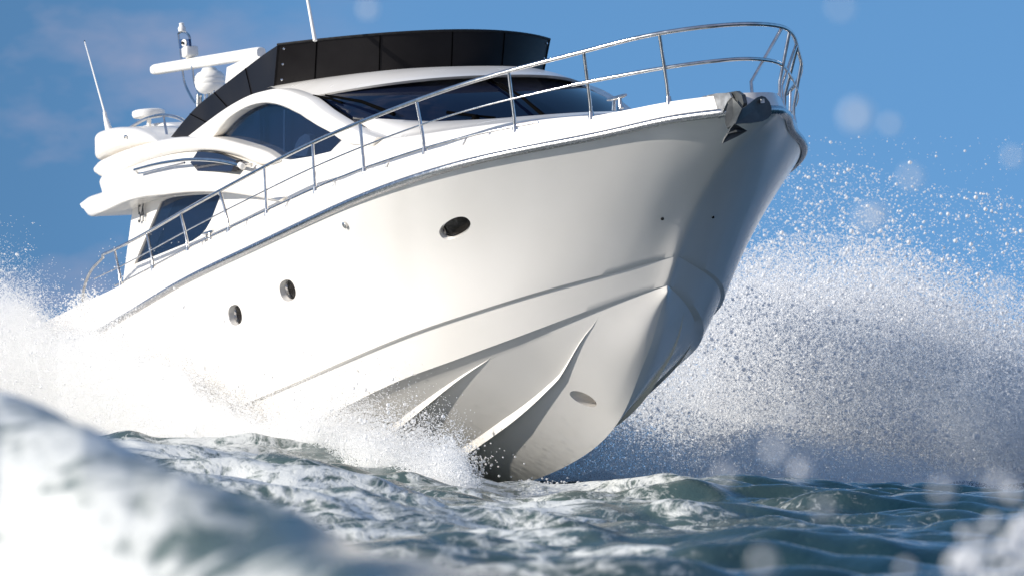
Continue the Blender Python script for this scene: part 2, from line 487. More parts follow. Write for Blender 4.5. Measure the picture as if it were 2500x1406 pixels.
# ------------------------------------------------------------------ foredeck and trunk
def dz(s): return float(deck_at(np.array([s]))[1][0])
edge = [(-5.85, 1.43, 3.02), (-5.3, 1.43, 2.88), (-4.84, 1.41, 2.79), (-4.0, 1.35, 2.735), (-3.2, 1.24, 2.695), (-2.5, 1.03, 2.66), (-2.0, .68, 2.64), (-1.78, .3, 2.635), (-1.75, 0, 2.635)]
E_ = catmull(edge, 50)
E_ = np.concatenate([E_ * np.array([1, -1, 1]), E_[::-1][1:]])
ctr = np.array([-4.6, 0, 2.8])
rows = []
for out_, dzv in ((.14, None), (.09, -.10), (.05, -.015), (.03, 0.004), (0.0, .012), (-.05, .012)):
    r_ = []
    for p in E_:
        dvec = p[:2] - np.array([min(p[0], -3.0) if p[0] < -3 else -3.0, 0]); dvec = dvec/np.linalg.norm(dvec)
        z = dz(-p[0]) - .12 if dzv is None else p[2] + dzv
        r_.append((p[0] + dvec[0]*out_, p[1] + dvec[1]*out_, z))
    rows.append(r_)
# the trunk's top rises aft to the foot of the windscreen
def ws(v, c, e, p=2.0):
    """a curve across the boat: centre c=(x,z), corner e=(x,y,z), v in -1..1"""
    a = abs(v)**p
    return (c[0] + (e[0] - c[0])*a, v*e[1], c[1] + (e[2] - c[1])*a)
vs = np.linspace(-1, 1, len(E_))
WB = [ws(v, (-4.80, 2.91), (-5.70, 1.45, 3.115), 2.4) for v in vs]
inner = rows[-1]
for f in (.15, .4, .7, 1.0):
    rows.append([tuple(np.array(a)*(1-f) + np.array(b)*f + np.array([0, 0, .035*math.sin(math.pi*f)])) for a, b in zip(inner, WB)])
rows.append([(x - .25, y*.95, z - .1) for x, y, z in WB])
mesh_obj('foredeck_trunk', *loft(rows), M['white'], yacht, 40)

# ------------------------------------------------------------------ deckhouse
house_top = [(-12.75, 3.30), (-11.5, 3.45), (-10.4, 3.46), (-9.9, 3.52), (-9.1, 3.61), (-8.4, 3.64), (-7.5, 3.59), (-6.6, 3.36), (-5.9, 3.07), (-5.5, 2.97), (-4.9, 2.80)]
house_bot = [(-13.72, 1.80), (-12.5, 1.9), (-11.2, 1.98), (-10.2, 2.02), (-9.2, 2.06), (-8.4, 2.1), (-7.5, 2.15), (-6.6, 2.2), (-5.9, 2.22), (-5.5, 2.25), (-4.9, 2.3)]
house = mesh_obj('deckhouse', *band(house_top, house_bot, [(-13, 1.58), (-6.6, 1.58), (-4.9, 1.43)], [(-13.8, 1.62), (-6.6, 1.62), (-4.9, 1.5)], 90, .03), M['white'], None, 30)
ARCH = [(-9.85, 3.381), (-9.54, 3.435), (-9.12, 3.515), (-8.70, 3.551), (-8.31, 3.557), (-7.92, 3.528), (-7.56, 3.469), (-7.20, 3.382), (-6.86, 3.281), (-6.53, 3.161), (-6.05, 2.992), (-5.84, 2.911), (-6.12, 2.816), (-6.61, 2.821), (-7.21, 2.854), (-7.50, 2.898), (-8.18, 3.057), (-8.97, 3.220)]
SAL = [(-11.67, 2.881), (-11.36, 2.879), (-10.82, 2.844), (-10.14, 2.790), (-9.67, 2.743), (-9.59, 2.708), (-9.95, 2.484), (-10.15, 2.402), (-10.36, 2.351), (-10.66, 2.317), (-13.05, 2.235), (-11.84, 2.868)]
boolean_cut(house, [prism(ARCH, -1.40, -1.9), prism(SAL, -1.40, -1.9), prism(ARCH, 1.40, 1.9), prism(SAL, 1.40, 1.9)])
house.parent = yacht
def shrink(poly, k):
    p = np.array(poly); c = p.mean(0); return [tuple(q) for q in c + (p - c)*k]
for side in (-1, 1):
    for nm, poly, dep in (('arched_side_window', ARCH, 1.545), ('saloon_window', SAL, 1.575)):
        w = mesh_obj(nm, *prism(poly, side*dep, side*(dep - .012)), M['glass'], house, 0)
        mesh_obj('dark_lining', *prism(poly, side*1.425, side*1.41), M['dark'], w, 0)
        if side < 0 and nm.startswith('arched'):
            mul = [(-8.43, 3.550), (-8.27, 3.530), (-8.35, 3.058), (-8.53, 3.096)]
            mesh_obj('mullion', *prism(mul, -1.53, -1.49), M['dark'], w, 0)
            for q in ([(-7.57, 3.417), (-7.52, 3.411), (-7.63, 2.978), (-7.68, 2.984)], [(-8.29, 3.139), (-7.77, 3.002), (-7.78, 2.987), (-8.30, 3.124)], [(-9.69, 3.395), (-8.54, 3.168), (-8.54, 3.155), (-9.69, 3.382)]):
                mesh_obj('frame_reflection', *prism(q, -1.51, -1.50), M['reflection_line'], w, 0)  # pale strips paint in the reflection of the window frames
# the helm seat seen through the arched window
sp = [(-7.40, 2.916), (-7.30, 3.024), (-7.17, 3.077), (-7.00, 3.092), (-6.87, 3.063), (-6.84, 3.000), (-6.91, 2.938), (-7.01, 2.865)]
mesh_obj('helm_seat', *prism(sp, -1.50, -1.43), M['seat'], house, 30)

# white arch moulding round the side window, both sides
arch_o = [(-10.46, 3.481), (-9.76, 3.554), (-8.91, 3.628), (-8.21, 3.654), (-7.72, 3.637), (-7.35, 3.611), (-6.99, 3.546), (-6.65, 3.457), (-6.42, 3.385), (-6.01, 3.217), (-5.70, 3.086), (-5.49, 2.995), (-5.28, 2.916), (-4.92, 2.817)]
arch_i = [(-9.64, 3.358), (-9.36, 3.415), (-8.94, 3.494), (-8.52, 3.531), (-8.13, 3.535), (-7.74, 3.507), (-7.39, 3.449), (-7.03, 3.362), (-6.70, 3.262), (-6.37, 3.143), (-5.89, 2.975), (-5.75, 2.897), (-5.55, 2.828), (-5.05, 2.753)]
ao, ai = catmull(arch_o, 60), catmull(arch_i, 60)
for side in (-1, 1):
    rows = []
    for i in range(60):
        k = i/59; yo = 1.66 if k < .75 else 1.66 - (k - .75)/.25*.13
        prof = [(0.0, yo - .14), (0.0, yo - .02), (.06, yo - .004), (.15, yo), (.85, yo), (.94, yo - .004), (1.0, yo - .02), (1.0, yo - .14)]
        rows.append([(ao[i][0]*(1-f) + ai[i][0]*f, side*y, ao[i][1]*(1-f) + ai[i][1]*f) for f, y in prof])
    mesh_obj('window_arch', *loft(rows, True, True), M['white'], yacht, 40)

# windscreen, brow and roof
def sheet(rows_, name, m, parent, thick=None, smooth=40):
    return mesh_obj(name, *loft(rows_), m, parent, smooth)
vv = np.linspace(-1, 1, 61)
WSB = [ws(v, (-4.80, 2.91), (-5.70, 1.46, 3.11), 2.4) for v in vv]
WST = [ws(v, (-5.75, 3.475), (-6.68, 1.52, 3.445), 2.4) for v in vv]
rows = []
for f in np.linspace(-.04, 1.04, 10):
    rows.append([tuple(np.array(a)*(1-f) + np.array(b)*f + np.array([.03, 0, .03])*math.sin(math.pi*min(max(f, 0), 1))) for a, b in zip(WSB, WST)])
inner = [[(x - .03, y*.985, z - .03) for x, y, z in r] for r in rows]
wsm = MB().add(loft(rows)).add(loft(inner)).build('windscreen', M['wglass'], yacht, 40)
# brow and roof front
BRT = [ws(v, (-5.48, 3.46), (-6.66, 1.56, 3.43), 2.6) for v in vv]
BRU = [ws(v, (-5.52, 3.438), (-6.67, 1.55, 3.415), 2.6) for v in vv]
RFE = [ws(v, (-6.60, 3.69), (-7.80, 1.56, 3.685), 2.6) for v in vv]
rows = [[(x - .25, y*.97, z + .035) for x, y, z in WST], BRU, BRT]
for f in (.08, .3, .55, .8, 1.0):
    rows.append([tuple(np.array(a)*(1-f) + np.array(b)*f + np.array([0, 0, .045*math.sin(math.pi*f)*(1 - abs(v)**4)])) for a, b, v in zip(BRT, RFE, vv)])
rows.append([(x - .6, y*.96, z + .01) for x, y, z in RFE])
rows.append([(x - 3.2, y*.96, 3.6) for x, y, z in RFE])
roof = mesh_obj('coach_roof', *loft(rows), M['white'], yacht, 40)
# wipers on the glass
def wsp(v, f, off=.03):
    a, b = np.array(ws(v, (-4.80, 2.91), (-5.70, 1.46, 3.11), 2.4)), np.array(ws(v, (-5.75, 3.475), (-6.68, 1.52, 3.445), 2.4))
    return a*(1-f) + b*f + np.array([.03, 0, .03])*math.sin(math.pi*f) + np.array([.6, 0, .8])*off
for v0, v1 in ((-.80, -.99), (.13, .02)):
    arm = MB().tube([wsp(v0, .02, .05), wsp(v0*.5 + v1*.5, .35, .05), wsp(v1, .72, .04)], [.022, .016, .010], 8)
    wp = arm.build('wiper', M['wiper'], yacht)
    MB().tube([wsp(v1 + .02, .42, .018), wsp(v1, .62, .02), wsp(v1 - .02, .90, .018)], .012, 6).build('wiper_blade', M['wiper'], wp)
pv = MB().tube([wsp(-.35, -.02, .02), wsp(-.35, .02, .07)], [.05, .03], 12)
pv.tube([wsp(-.35, .02, .06), wsp(-.50, .10, .05)], .016, 8); pv.tube([wsp(-.35, .02, .06), wsp(-.22, .0, .05)], .012, 8)
pv.build('wiper', M['wiper'], yacht)

# ------------------------------------------------------------------ flybridge mouldings
# side deck that sweeps down from the stern overhang into the house side
sd_top = [(-14.60, 3.138), (-14.21, 3.172), (-13.32, 3.172), (-13.49, 3.304), (-12.90, 3.414), (-12.09, 3.422), (-11.08, 3.390), (-10.14, 3.307), (-9.28, 3.173), (-8.56, 3.026), (-8.10, 2.905), (-7.82, 2.753), (-7.35, 2.500)]
sd_bot = [(-14.47, 3.043), (-14.05, 2.913), (-13.01, 2.892), (-12.19, 2.916), (-11.40, 2.896), (-10.72, 2.850), (-10.24, 2.821), (-9.66, 2.775), (-8.92, 2.700), (-8.59, 2.651), (-8.33, 2.607), (-7.95, 2.541), (-7.49, 2.454)]
W_SDT = [(-14.4, 1.80), (-13.2, 1.86), (-12.9, 1.72), (-9, 1.69), (-7.6, 1.62), (-7, 1.585), (-6.4, 1.55)]
W_SDB = [(-14.4, 1.80), (-13.4, 1.93), (-11, 1.92), (-9, 1.86), (-7.8, 1.72), (-7, 1.63), (-6.5, 1.56)]
fly = mesh_obj('flybridge_deck', *band(sd_top, sd_bot, W_SDT, W_SDB, 90, .05), M['white'], None, 30)
LOWW = [(-9.87, 3.243), (-9.39, 3.180), (-9.04, 3.127), (-8.70, 3.058), (-8.36, 2.984), (-8.49, 2.877), (-9.23, 2.961), (-10.26, 3.067)]
fly.parent = yacht
for side in (-1, 1):
    zl = np.array(LOWW); f_ = (zl[:, 1] - zl[:, 1].min())/np.ptp(zl[:, 1])
    yo_ = 1.80 + (1.715 - 1.80)*f_
    mesh_obj('side_light_window', *loft([[(x, side*(y + o_), z) for (x, z), y in zip(LOWW, yo_)] for o_ in (.022, -.05)], True, True), M['wglass'], fly, 0)
# second band: the sheer of the flybridge, sweeping under the arched window
b2t = [(-13.87, 3.516), (-13.73, 3.548), (-13.58, 3.561), (-12.73, 3.571), (-11.65, 3.545), (-10.66, 3.491), (-9.94, 3.416), (-9.23, 3.320), (-8.54, 3.185), (-7.92, 3.040), (-7.46, 2.879)]
b2b = [(-13.85, 3.424), (-13.68, 3.367), (-13.49, 3.337), (-12.50, 3.341), (-11.70, 3.354), (-10.70, 3.319), (-9.98, 3.263), (-9.27, 3.176), (-8.57, 3.040), (-7.96, 2.888), (-7.51, 2.868)]
W_B2 = [(-14.2, 1.77), (-13.8, 1.80), (-10, 1.79), (-8.2, 1.72), (-7.6, 1.65), (-7.15, 1.55)]
mesh_obj('flybridge_sheer_band', *band(b2t, b2b, W_B2, W_B2, 80, .06), M['white'], yacht, 35)
# aft coaming
cot = [(-14.00, 3.837), (-13.94, 3.926), (-13.71, 3.935), (-13.19, 3.908), (-12.56, 3.831), (-12.23, 3.772), (-11.78, 3.662), (-11.39, 3.545)]
cob = [(-14.00, 3.685), (-13.97, 3.595), (-13.71, 3.597), (-13.07, 3.606), (-12.55, 3.596), (-12.12, 3.576), (-11.75, 3.558), (-11.33, 3.529)]
mesh_obj('aft_coaming', *band(cot, cob, [(-14.2, 1.62), (-13.9, 1.74), (-11.3, 1.72)], [(-14.2, 1.64), (-13.9, 1.76), (-11.3, 1.74)], 50, .09), M['white'], yacht, 35)
knob('coaming_light', [(-12.517, -1.760, 3.716)][0], (0, -1, 0), .022, M['steel'], yacht, .02)
# sun-bed backrest behind the coaming
bkt = [(-14.61, 4.056), (-14.11, 4.037), (-13.49, 3.982), (-13.09, 3.904), (-12.84, 3.815)]
bkb = [(-14.68, 3.919), (-14.15, 3.847), (-13.54, 3.766), (-13.14, 3.720), (-12.84, 3.686)]
mesh_obj('sunbed', *band(bkt, bkb, 1.02, 1.02, 40, .06), M['white'], yacht, 35)

# black wrap-round wind screen of the flybridge
TOPC = [ws(v, (-6.55, 4.065), (-7.50, 1.55, 4.085), 2.0) for v in vv]
BOTC = [ws(v, (-6.66, 3.672), (-7.74, 1.53, 3.69), 2.0) for v in vv]
def thick(rows_, d):
    a = [[tuple(p) for p in r] for r in rows_]
    b = [[(p[0] - d[0], p[1]*(1 - d[1]), p[2]) for p in r] for r in rows_]
    n0, n1 = len(a), len(a[0]); V = [q for r in a for q in r] + [q for r in b for q in r]; o = n0*n1; Fq = []
    for i in range(n0 - 1):
        for k in range(n1 - 1):
            Fq += [(i*n1+k, i*n1+k+1, (i+1)*n1+k+1, (i+1)*n1+k), (o+i*n1+k, o+(i+1)*n1+k, o+(i+1)*n1+k+1, o+i*n1+k+1)]
    rim = [(0, k) for k in range(n1)] + [(i, n1-1) for i in range(1, n0)] + [(n0-1, k) for k in range(n1-2, -1, -1)] + [(i, 0) for i in range(n0-2, 0, -1)]
    idx = [i*n1 + k for i, k in rim]
    for j in range(len(idx)):
        p, q = idx[j], idx[(j+1) % len(idx)]; Fq.append((p, q, o+q, o+p))
    return V, Fq
rows = [[tuple(np.array(a)*(1-f) + np.array(b)*f) for a, b in zip(BOTC, TOPC)] for f in np.linspace(-.05, 1, 8)]
scr = mesh_obj('wind_screen', *thick(rows, (.02, .012)), M['screen'], yacht, 40)
mesh_obj('top_trim', *tube(TOPC, .014, 8), M['black'], scr)
fst = [(-7.49, 4.076), (-7.99, 4.040), (-8.76, 3.965), (-9.60, 3.880), (-10.31, 3.802), (-10.94, 3.680), (-11.40, 3.574)]
fsb = [(-7.74, 3.672), (-8.26, 3.705), (-8.82, 3.694), (-9.44, 3.657), (-10.09, 3.596), (-10.50, 3.553), (-10.82, 3.502)]
a_, b_ = catmull(fst, 40), catmull(fsb, 40)
for side in (-1, 1):
    rows = [[(b_[i][0]*(1-f) + a_[i][0]*f, side*(1.54 + .015*f), b_[i][1]*(1-f) + a_[i][1]*f) for i in range(40)] for f in np.linspace(-.06, 1, 6)]
    w = mesh_obj('side_wind_screen', *thick(rows, (0, .012)), M['screen'], yacht, 40)
    for k in (9, 19, 28):
        q0, q1 = np.array(rows[0][k]), np.array(rows[-1][k + 2])
        mesh_obj('screen_seam', *tube([q0 + [0, side*.004, 0], q1 + [0, side*.004, 0]], .005, 6), M['seam'], w)
def fscr(v, f): 
    a, b = np.array(ws(v, (-6.66, 3.672), (-7.74, 1.53, 3.69), 2.0)), np.array(ws(v, (-6.55, 4.065), (-7.50, 1.55, 4.085), 2.0)); return a*(1-f) + b*f
for v in (-.80, -.45, .02, .45):
    mesh_obj('screen_seam', *tube([fscr(v, f) + np.array([.003, 0, 0]) for f in (0, .5, 1)], .006, 6), M['seam'], scr)
for v in (-.965, .965):
    for f in (.12, .5, .88):
        knob('screen_rivet', fscr(v, f), (.8, np.sign(v)*.6, 0), .013, M['steel'], scr, .012)
# whip aerial that stands just inside the screen and runs out of the picture
aer = [(-6.771, -1.400, 4.023), (-6.903, -1.400, 4.461)]
p0 = np.array(aer[0]); dv = np.array(aer[1]) - p0
MB().tube([p0 - dv*.02, p0 + dv*.5, p0 + dv*5.5], [.022, .018, .008], 10).build('whip_antenna', M['plastic'], yacht)

# radar leg panel behind the screen
leg = [(-11.60, 4.239), (-11.51, 4.385), (-10.90, 4.391), (-10.32, 4.347), (-10.27, 4.285), (-10.41, 4.210), (-11.00, 3.958), (-11.67, 3.948)]
mesh_obj('radar_leg', *prism(leg, -.78, -.72), M['white'], yacht, 30)

# ------------------------------------------------------------------ radar and mast
Y0 = -.7
mast = bpy.data.objects.new('radar_mast', None); col.objects.link(mast); mast.parent = yacht
bar = [(-14.703, -0.700, 4.788), (-10.482, -0.700, 4.411)]
A, B = np.array(bar[0]), np.array(bar[1]); axd = (B - A)/np.linalg.norm(B - A)
side_v = np.cross(axd, [0, 0, 1.0]); side_v /= np.linalg.norm(side_v); up_v = np.cross(side_v, axd)
L_ = np.linalg.norm(B - A)
rows = []
for t, k in ((0, .45), (.012, .8), (.035, .97), (.06, 1.0), (.3, 1), (.5, 1), (.7, 1), (.95, 1.0), (.985, .97), (1.0, .82)):
    c = A + axd*L_*t
    rows.append([tuple(c + k*(side_v*.065*math.copysign(abs(math.cos(a))**.7, math.cos(a)) + up_v*.068*math.copysign(abs(math.sin(a))**.7, math.sin(a)))) for a in np.linspace(0, 2*math.pi, 24, endpoint=False)])
mesh_obj('radar_scanner', *loft(rows, True, True), M['plastic'], mast, 50)
pc = [(-12.418, -0.700, 4.199), (-12.321, -0.700, 4.481)]
c0, c1 = np.array(pc[0]), np.array(pc[1]); hgt = c1[2] - c0[2]
prof = [(.10, 0), (.135, .02), (.165, .06), (.178, .10), (.172, .115), (.182, .13), (.182, .17), (.174, .18), (.18, .195), (.172, .23), (.14, .27), (.10, .29), (.08, .33)]
sc_ = hgt*1.06/.33
mesh_obj('radar_pedestal', *lathe([(r*1.02, z*sc_) for r, z in prof], 36, (c0[0], c0[1], c0[2])), M['plastic'], mast, 60)
ft = [(-12.899, -0.700, 4.092), (-12.863, -0.700, 4.247), (-12.496, -0.700, 4.070), (-12.463, -0.700, 4.214), (-12.647, -0.700, 4.258), (-12.178, -0.700, 4.197)]
mf = MB().tube([ft[0], ft[1]], [.05, .045], 12).build('mast_foot', M['steel'], mast)
MB().tube([ft[2], ft[3]], [.03, .03], 10).build('brace', M['steel'], mf)
for k in np.linspace(0, 1, 5):
    q = np.array(ft[4])*(1-k) + np.array(ft[5])*k; MB().tube([q, q - [0, 0, .12]], .012, 6).build('bolt', M['steel'], mf)
lp = [(-13.003, -0.700, 4.145), (-13.152, -0.700, 4.219), (-13.405, -0.700, 4.433), (-13.468, -0.700, 4.598), (-13.497, -0.700, 4.835), (-13.529, -0.700, 5.063), (-13.491, -0.700, 5.083), (-13.405, -0.700, 5.083), (-13.259, -0.700, 5.054), (-13.136, -0.700, 5.005), (-13.084, -0.700, 4.942), (-13.101, -0.700, 4.869)]
f = MB().tube(catmull(lp, 60), .016, 10)
lp2 = [(-12.667, -0.750, 4.193), (-12.751, -0.750, 4.258), (-12.871, -0.750, 4.378), (-12.904, -0.750, 4.522), (-12.923, -0.750, 4.655)]
f.tube(catmull(lp2, 30), .015, 10)
f.build('mast_hoop', M['steel'], mast)
tl = [(-13.374, -0.700, 5.071), (-13.372, -0.700, 5.151)]
q = np.array(tl[0])
mesh_obj('masthead_light', *lathe([(.02, 0), (.045, .01), (.05, .05), (.035, .075), (.03, .085), (.032, .11), (.02, .118)], 18, tuple(q)), M['plastic'], mast, 50)
bp_ = [(-13.40, 4.988), (-13.02, 4.938), (-13.01, 4.851), (-13.19, 4.848), (-13.41, 4.874)]
pl = mesh_obj('name_plate', *prism(bp_, -.74, -.71), M['blue'], mast, 0)
q = [(-13.132, -0.750, 4.905)][0]
knob('plate_lamp', q, (.5, -1, 0), .045, M['plastic'], pl, .03)
knob('plate_lens', np.array(q) + [.015, -.035, 0], (.5, -1, 0), .018, M['black'], pl, .015)
cb = [(-13.118, -0.700, 4.721), (-13.087, -0.700, 4.857)]
q0 = np.array(cb[0]); hh = cb[1][2] - cb[0][2]
rows = []
for z, k in ((-.02, .55), (.08, .6), (.12, .92), (.2, 1), (.85, 1), (.95, .95), (1, .8)):
    rows.append([(q0[0] + k*.10*math.copysign(abs(math.cos(a))**.35, math.cos(a)), q0[1] + k*.085*math.copysign(abs(math.sin(a))**.35, math.sin(a)), q0[2] + hh*z) for a in np.linspace(0, 2*math.pi, 28, endpoint=False)])
mesh_obj('search_light', *loft(rows, True, True), M['plastic'], mast, 45)

# satellite puck on its post
pk = [(-13.726, -1.100, 3.994), (-13.695, -1.100, 4.121)]
c0 = np.array(pk[1])
pk_o = MB().add(lathe([(.14, -.05), (.19, -.045), (.205, -.01), (.20, .03), (.17, .045)], 30, tuple(c0))).build('satellite_dome', M['plastic'], yacht, 50)
MB().tube([np.array(pk[0]) - [0, 0, .1], c0 - [0, 0, .04]], [.025, .03], 10).build('post', M['plastic'], pk_o)
# stern whip aerial
an = [(-13.719, -1.600, 3.937), (-13.863, -1.600, 4.095), (-13.883, -1.600, 4.164), (-14.558, -1.600, 5.143)]
an_o = MB().tube([an[1], an[2], np.array(an[2])*.97 + np.array(an[3])*.03, an[3]], [.026, .024, .013, .007], 10).build('stern_antenna', M['plastic'], yacht)
MB().tube([np.array(an[0]) - [0, 0, .04], an[1]], [.05, .028], 12).build('ratchet_mount', M['plastic'], an_o)
tp = np.array(an[3]); MB().tube([tp, tp + (tp - np.array(an[2]))*.015], .008, 8).build('tip', M['black'], an_o)
# aft flybridge hand rail
hr = [(-13.179, -1.500, 3.894), (-12.877, -1.500, 3.913), (-12.461, -1.500, 3.921), (-12.109, -1.500, 3.907), (-11.800, -1.500, 3.879), (-11.315, -1.500, 3.795), (-10.986, -1.500, 3.703), (-10.683, -1.500, 3.591)]
f = MB().tube(catmull(hr, 40), .02, 10)
po_ = [(-11.802, -1.500, 3.869), (-11.703, -1.500, 3.598)]
fr = f.build('flybridge_rail', M['steel'], yacht)
MB().tube(po_, .016, 10).build('rail_post', M['steel'], fr)

# long grab rail on the flybridge side
gr = [(-11.770, -1.900, 3.250), (-10.884, -1.920, 3.217), (-9.907, -1.920, 3.156), (-9.479, -1.910, 3.118), (-8.901, -1.880, 3.045), (-8.523, -1.850, 2.980), (-8.188, -1.810, 2.908)]
g = MB().tube(catmull(gr, 50), .02, 10).build('grab_rail', M['steel'], yacht)
gr2 = [(-11.739, -1.900, 3.238), (-11.750, -1.860, 3.204), (-11.128, -1.850, 3.180), (-10.033, -1.840, 3.140)]
MB().tube(catmull(gr2, 30), .011, 8).build('rail_return', M['steel'], g)
q = np.array(gr[-1])
MB().tube([q - [.02, 0, -.01], q + [.06, 0, -.02], q + [.07, 0, -.022]], [.032, .034, .02], 14).build('rail_end', M['plastic'], g)
MB().tube([q + [.02, 0, 0], q + [.02, .12, 0]], .02, 10).build('rail_bracket', M['steel'], g)

# size mark on the aft pillar
fc = bpy.data.curves.new('size_mark_text', 'FONT'); fc.body = '54'; fc.size = .30; fc.shear = .25; fc.extrude = .003
fo = bpy.data.objects.new('size_mark_text', fc); col.objects.link(fo)
q = [(-12.692, -1.630, 2.703)][0]
fo.location = q; fo.rotation_euler = (R(90), 0, 0)
fo.scale = (.85, 1, 1)
fc.materials.append(M['text'])
bpy.context.view_layer.update()
fm_ = bpy.data.meshes.new_from_object(fo.evaluated_get(bpy.context.evaluated_depsgraph_get()))
fm_.transform(fo.matrix_world); bpy.data.objects.remove(fo)
fo = bpy.data.objects.new('size_mark', fm_); col.objects.link(fo); fo.parent = house

# ------------------------------------------------------------------ guard rail
gd = bpy.data.objects.new('guard_rail', None); col.objects.link(gd); gd.parent = yacht
S_end = 12.9
ss = S_end * np.linspace(0, 1, 130)**1.6
def rp(s, side):
    b, z = rail_at(np.atleast_1d(s)); return np.stack([-(np.atleast_1d(s) + .03), side*b, z], 1)
def dp(s, side):
    b, z = deck_at(np.atleast_1d(s)); return np.stack([-(np.atleast_1d(s) + .03), side*(b - .02), z], 1)
tail = [(-12.988, -2.000, 2.337), (-13.505, -2.000, 2.235), (-13.795, -2.000, 2.117), (-13.957, -2.000, 1.994), (-14.023, -2.000, 1.883)]
NOSE = [(-.61, -.70, 3.145), (-.24, -.37, 3.158), (-.10, 0, 3.16), (-.24, .37, 3.158), (-.61, .70, 3.145)]
far_ = ss[ss > 1.15]
arc = catmull([rp(2.2, -1)[0], rp(1.2, -1)[0]] + NOSE + [rp(1.2, 1)[0], rp(2.2, 1)[0]], 150)
i0_, i1_ = int(np.argmin(np.linalg.norm(arc - rp(far_[0], -1)[0], axis=1))), int(np.argmin(np.linalg.norm(arc - rp(far_[0], 1)[0], axis=1)))
main = np.concatenate([rp(far_, -1)[::-1], arc[i0_ + 1:i1_], rp(far_, 1)])
def rail_top(s, side):
    if s > 1.15: return rp(s, side)[0]
    q = arc[:75] if side < 0 else arc[75:]
    return q[int(np.argmin(abs(-q[:, 0] - s - .03)))]
tl_ = catmull([tuple(p) for p in [main[6], main[2], main[0]]] + tail, 24)
top_path = np.concatenate([tl_[::-1], main[7:-7], (tl_ * np.array([1, -1, 1]))])
mesh_obj('top_rail', *tube(top_path, .019, 12), M['steel'], gd, 60)
fr_ = lambda s: np.where(s > 4.5, .50, np.interp(s, [0, .3, 1.5, 4.5], [.62, .58, .54, .50]))
def mp(s, side): return dp(s, side)*(1 - fr_(np.atleast_1d(s)))[:, None] + rp(s, side)*fr_(np.atleast_1d(s))[:, None]
sm = ss[ss < 1.32]
mid = catmull([mp(1.31, -1)[0], (-.72, -.66, 2.865), (-.34, -.34, 2.875), (-.2, 0, 2.88), (-.34, .34, 2.875), (-.72, .66, 2.865), mp(1.31, 1)[0]], 90)
mesh_obj('mid_rail', *tube(mid, .017, 12), M['steel'], gd, 60)
for side in (-1, 1):
    q = ss[ss >= 1.30]
    mesh_obj('lifeline', *tube(np.concatenate([mp(q, side), tl_[[10, 16]] * np.array([1, -side, 1]) if False else mp(np.array([13.3]), side)]), .008, 8), M['steel'], gd, 60)
ST = [(12.14, 12.38), (10.67, 10.92), (9.21, 9.45), (7.74, 7.99), (6.52, 6.52), (5.06, 5.06), (3.84, 3.84), (2.86, 2.86), (1.90, 1.80), (1.26, 1.11), (.58, .47)]
for side in (-1, 1):
    for sb, stp in ST:
        a, b = dp(sb, side)[0], rail_top(stp, side)
        kn = a*.78 + b*.22 + np.array([0, 0, .02]); kn[0] = a[0]*.9 + b[0]*.1; kn[1] = a[1]*.9 + b[1]*.1
        s_ = MB().tube([a - [0, 0, .03], kn, b], .016, 10).build('stanchion', M['steel'], gd, 60)
        MB().tube([a - [0, 0, .02], a + [0, 0, .05]], [.03, .022], 12).build('socket', M['steel'], s_)
nose = [([(-0.143, 0.020, 2.515), (-0.295, 0.100, 2.696)], .27, 1), ([(-0.719, 0.620, 2.495), (-0.722, 0.620, 2.701)], 1.0, 1)]
for (a, kn), stp, side in nose:
    for sd in ((1,) if stp < .5 else (1,)):
        b = rail_top(stp, 1)
        s_ = MB().tube([np.array(a) - [0, 0, .04], kn, b], .016, 10).build('stanchion', M['steel'], gd, 60)
# low toe rail along the deck edge with its fairlead hooks
for side in (-1, 1):
    q = np.linspace(1.7, 12.4, 60)
    p = dp(q, side) + np.array([0, 0, .035])
    tr = mesh_obj('toe_rail', *tube(p, .011, 8), M['steel'], gd, 60)
    for s in (2.35, 3.35, 4.45, 5.8, 7.1, 8.6):
        a = dp(s, side)[0]; MB().tube([a + [0, 0, .035], a + [-.01, side*.03, -.0], a + [-.03, side*.045, -.035]], .008, 6).build('fairlead_hook', M['steel'], tr)

# ------------------------------------------------------------------ cleats and bow roller
def cleat(p, L, yaw):
    c, s = math.cos(yaw), math.sin(yaw); p = np.array(p); e = np.array([c, s, 0])
    f = MB().tube([p + e*x + [0, 0, .10 + .012*abs(x)/L] for x in np.linspace(-L/2, L/2, 7)], [.012, .017, .02, .02, .02, .017, .012], 10)
    for x in (-.2, .2): f.tube([p + e*L*x, p + e*L*x*.7 + [0, 0, .10]], [.025, .018], 10)
    return f.build('deck_cleat', M['steel'], yacht, 60)
cleat([(-1.571, -0.550, 2.640)][0], .34, .05)
cleat([(-8.715, -2.050, 2.153)][0], .36, 0)
cleat(np.array([(-8.715, -2.050, 2.153)][0])*[1, -1, 1], .36, 0)
br = bpy.data.objects.new('bow_roller', None); col.objects.link(br); br.parent = yacht
ck = [(-0.43, 2.566), (-0.34, 2.599), (-0.17, 2.594), (0.05, 2.569), (0.09, 2.526), (-0.00, 2.497), (-0.09, 2.423), (-0.18, 2.383), (-0.29, 2.458), (-0.43, 2.489)]
for yy in (-.30, -.20):
    mesh_obj('cheek_plate', *prism(ck, yy, yy + .018), M['brushed'], br, 0)
mx_, mz_ = ck[4][0] - .04, ck[4][1] - .05
MB().tube([(mx_, -.285, mz_), (mx_, -.27, mz_), (mx_, -.24, mz_), (mx_, -.215, mz_), (mx_, -.20, mz_)], [.06, .055, .035, .055, .06], 18).build('roller', M['brushed'], br)
dx_, dz_ = ck[1][0] - .03, ck[1][1] - .06
MB().tube([(dx_, -.34, dz_), (dx_, -.315, dz_), (dx_, -.17, dz_), (dx_, -.14, dz_)], [.05, .06, .06, .05], 20).build('windlass_drum', M['brushed'], br, 40)

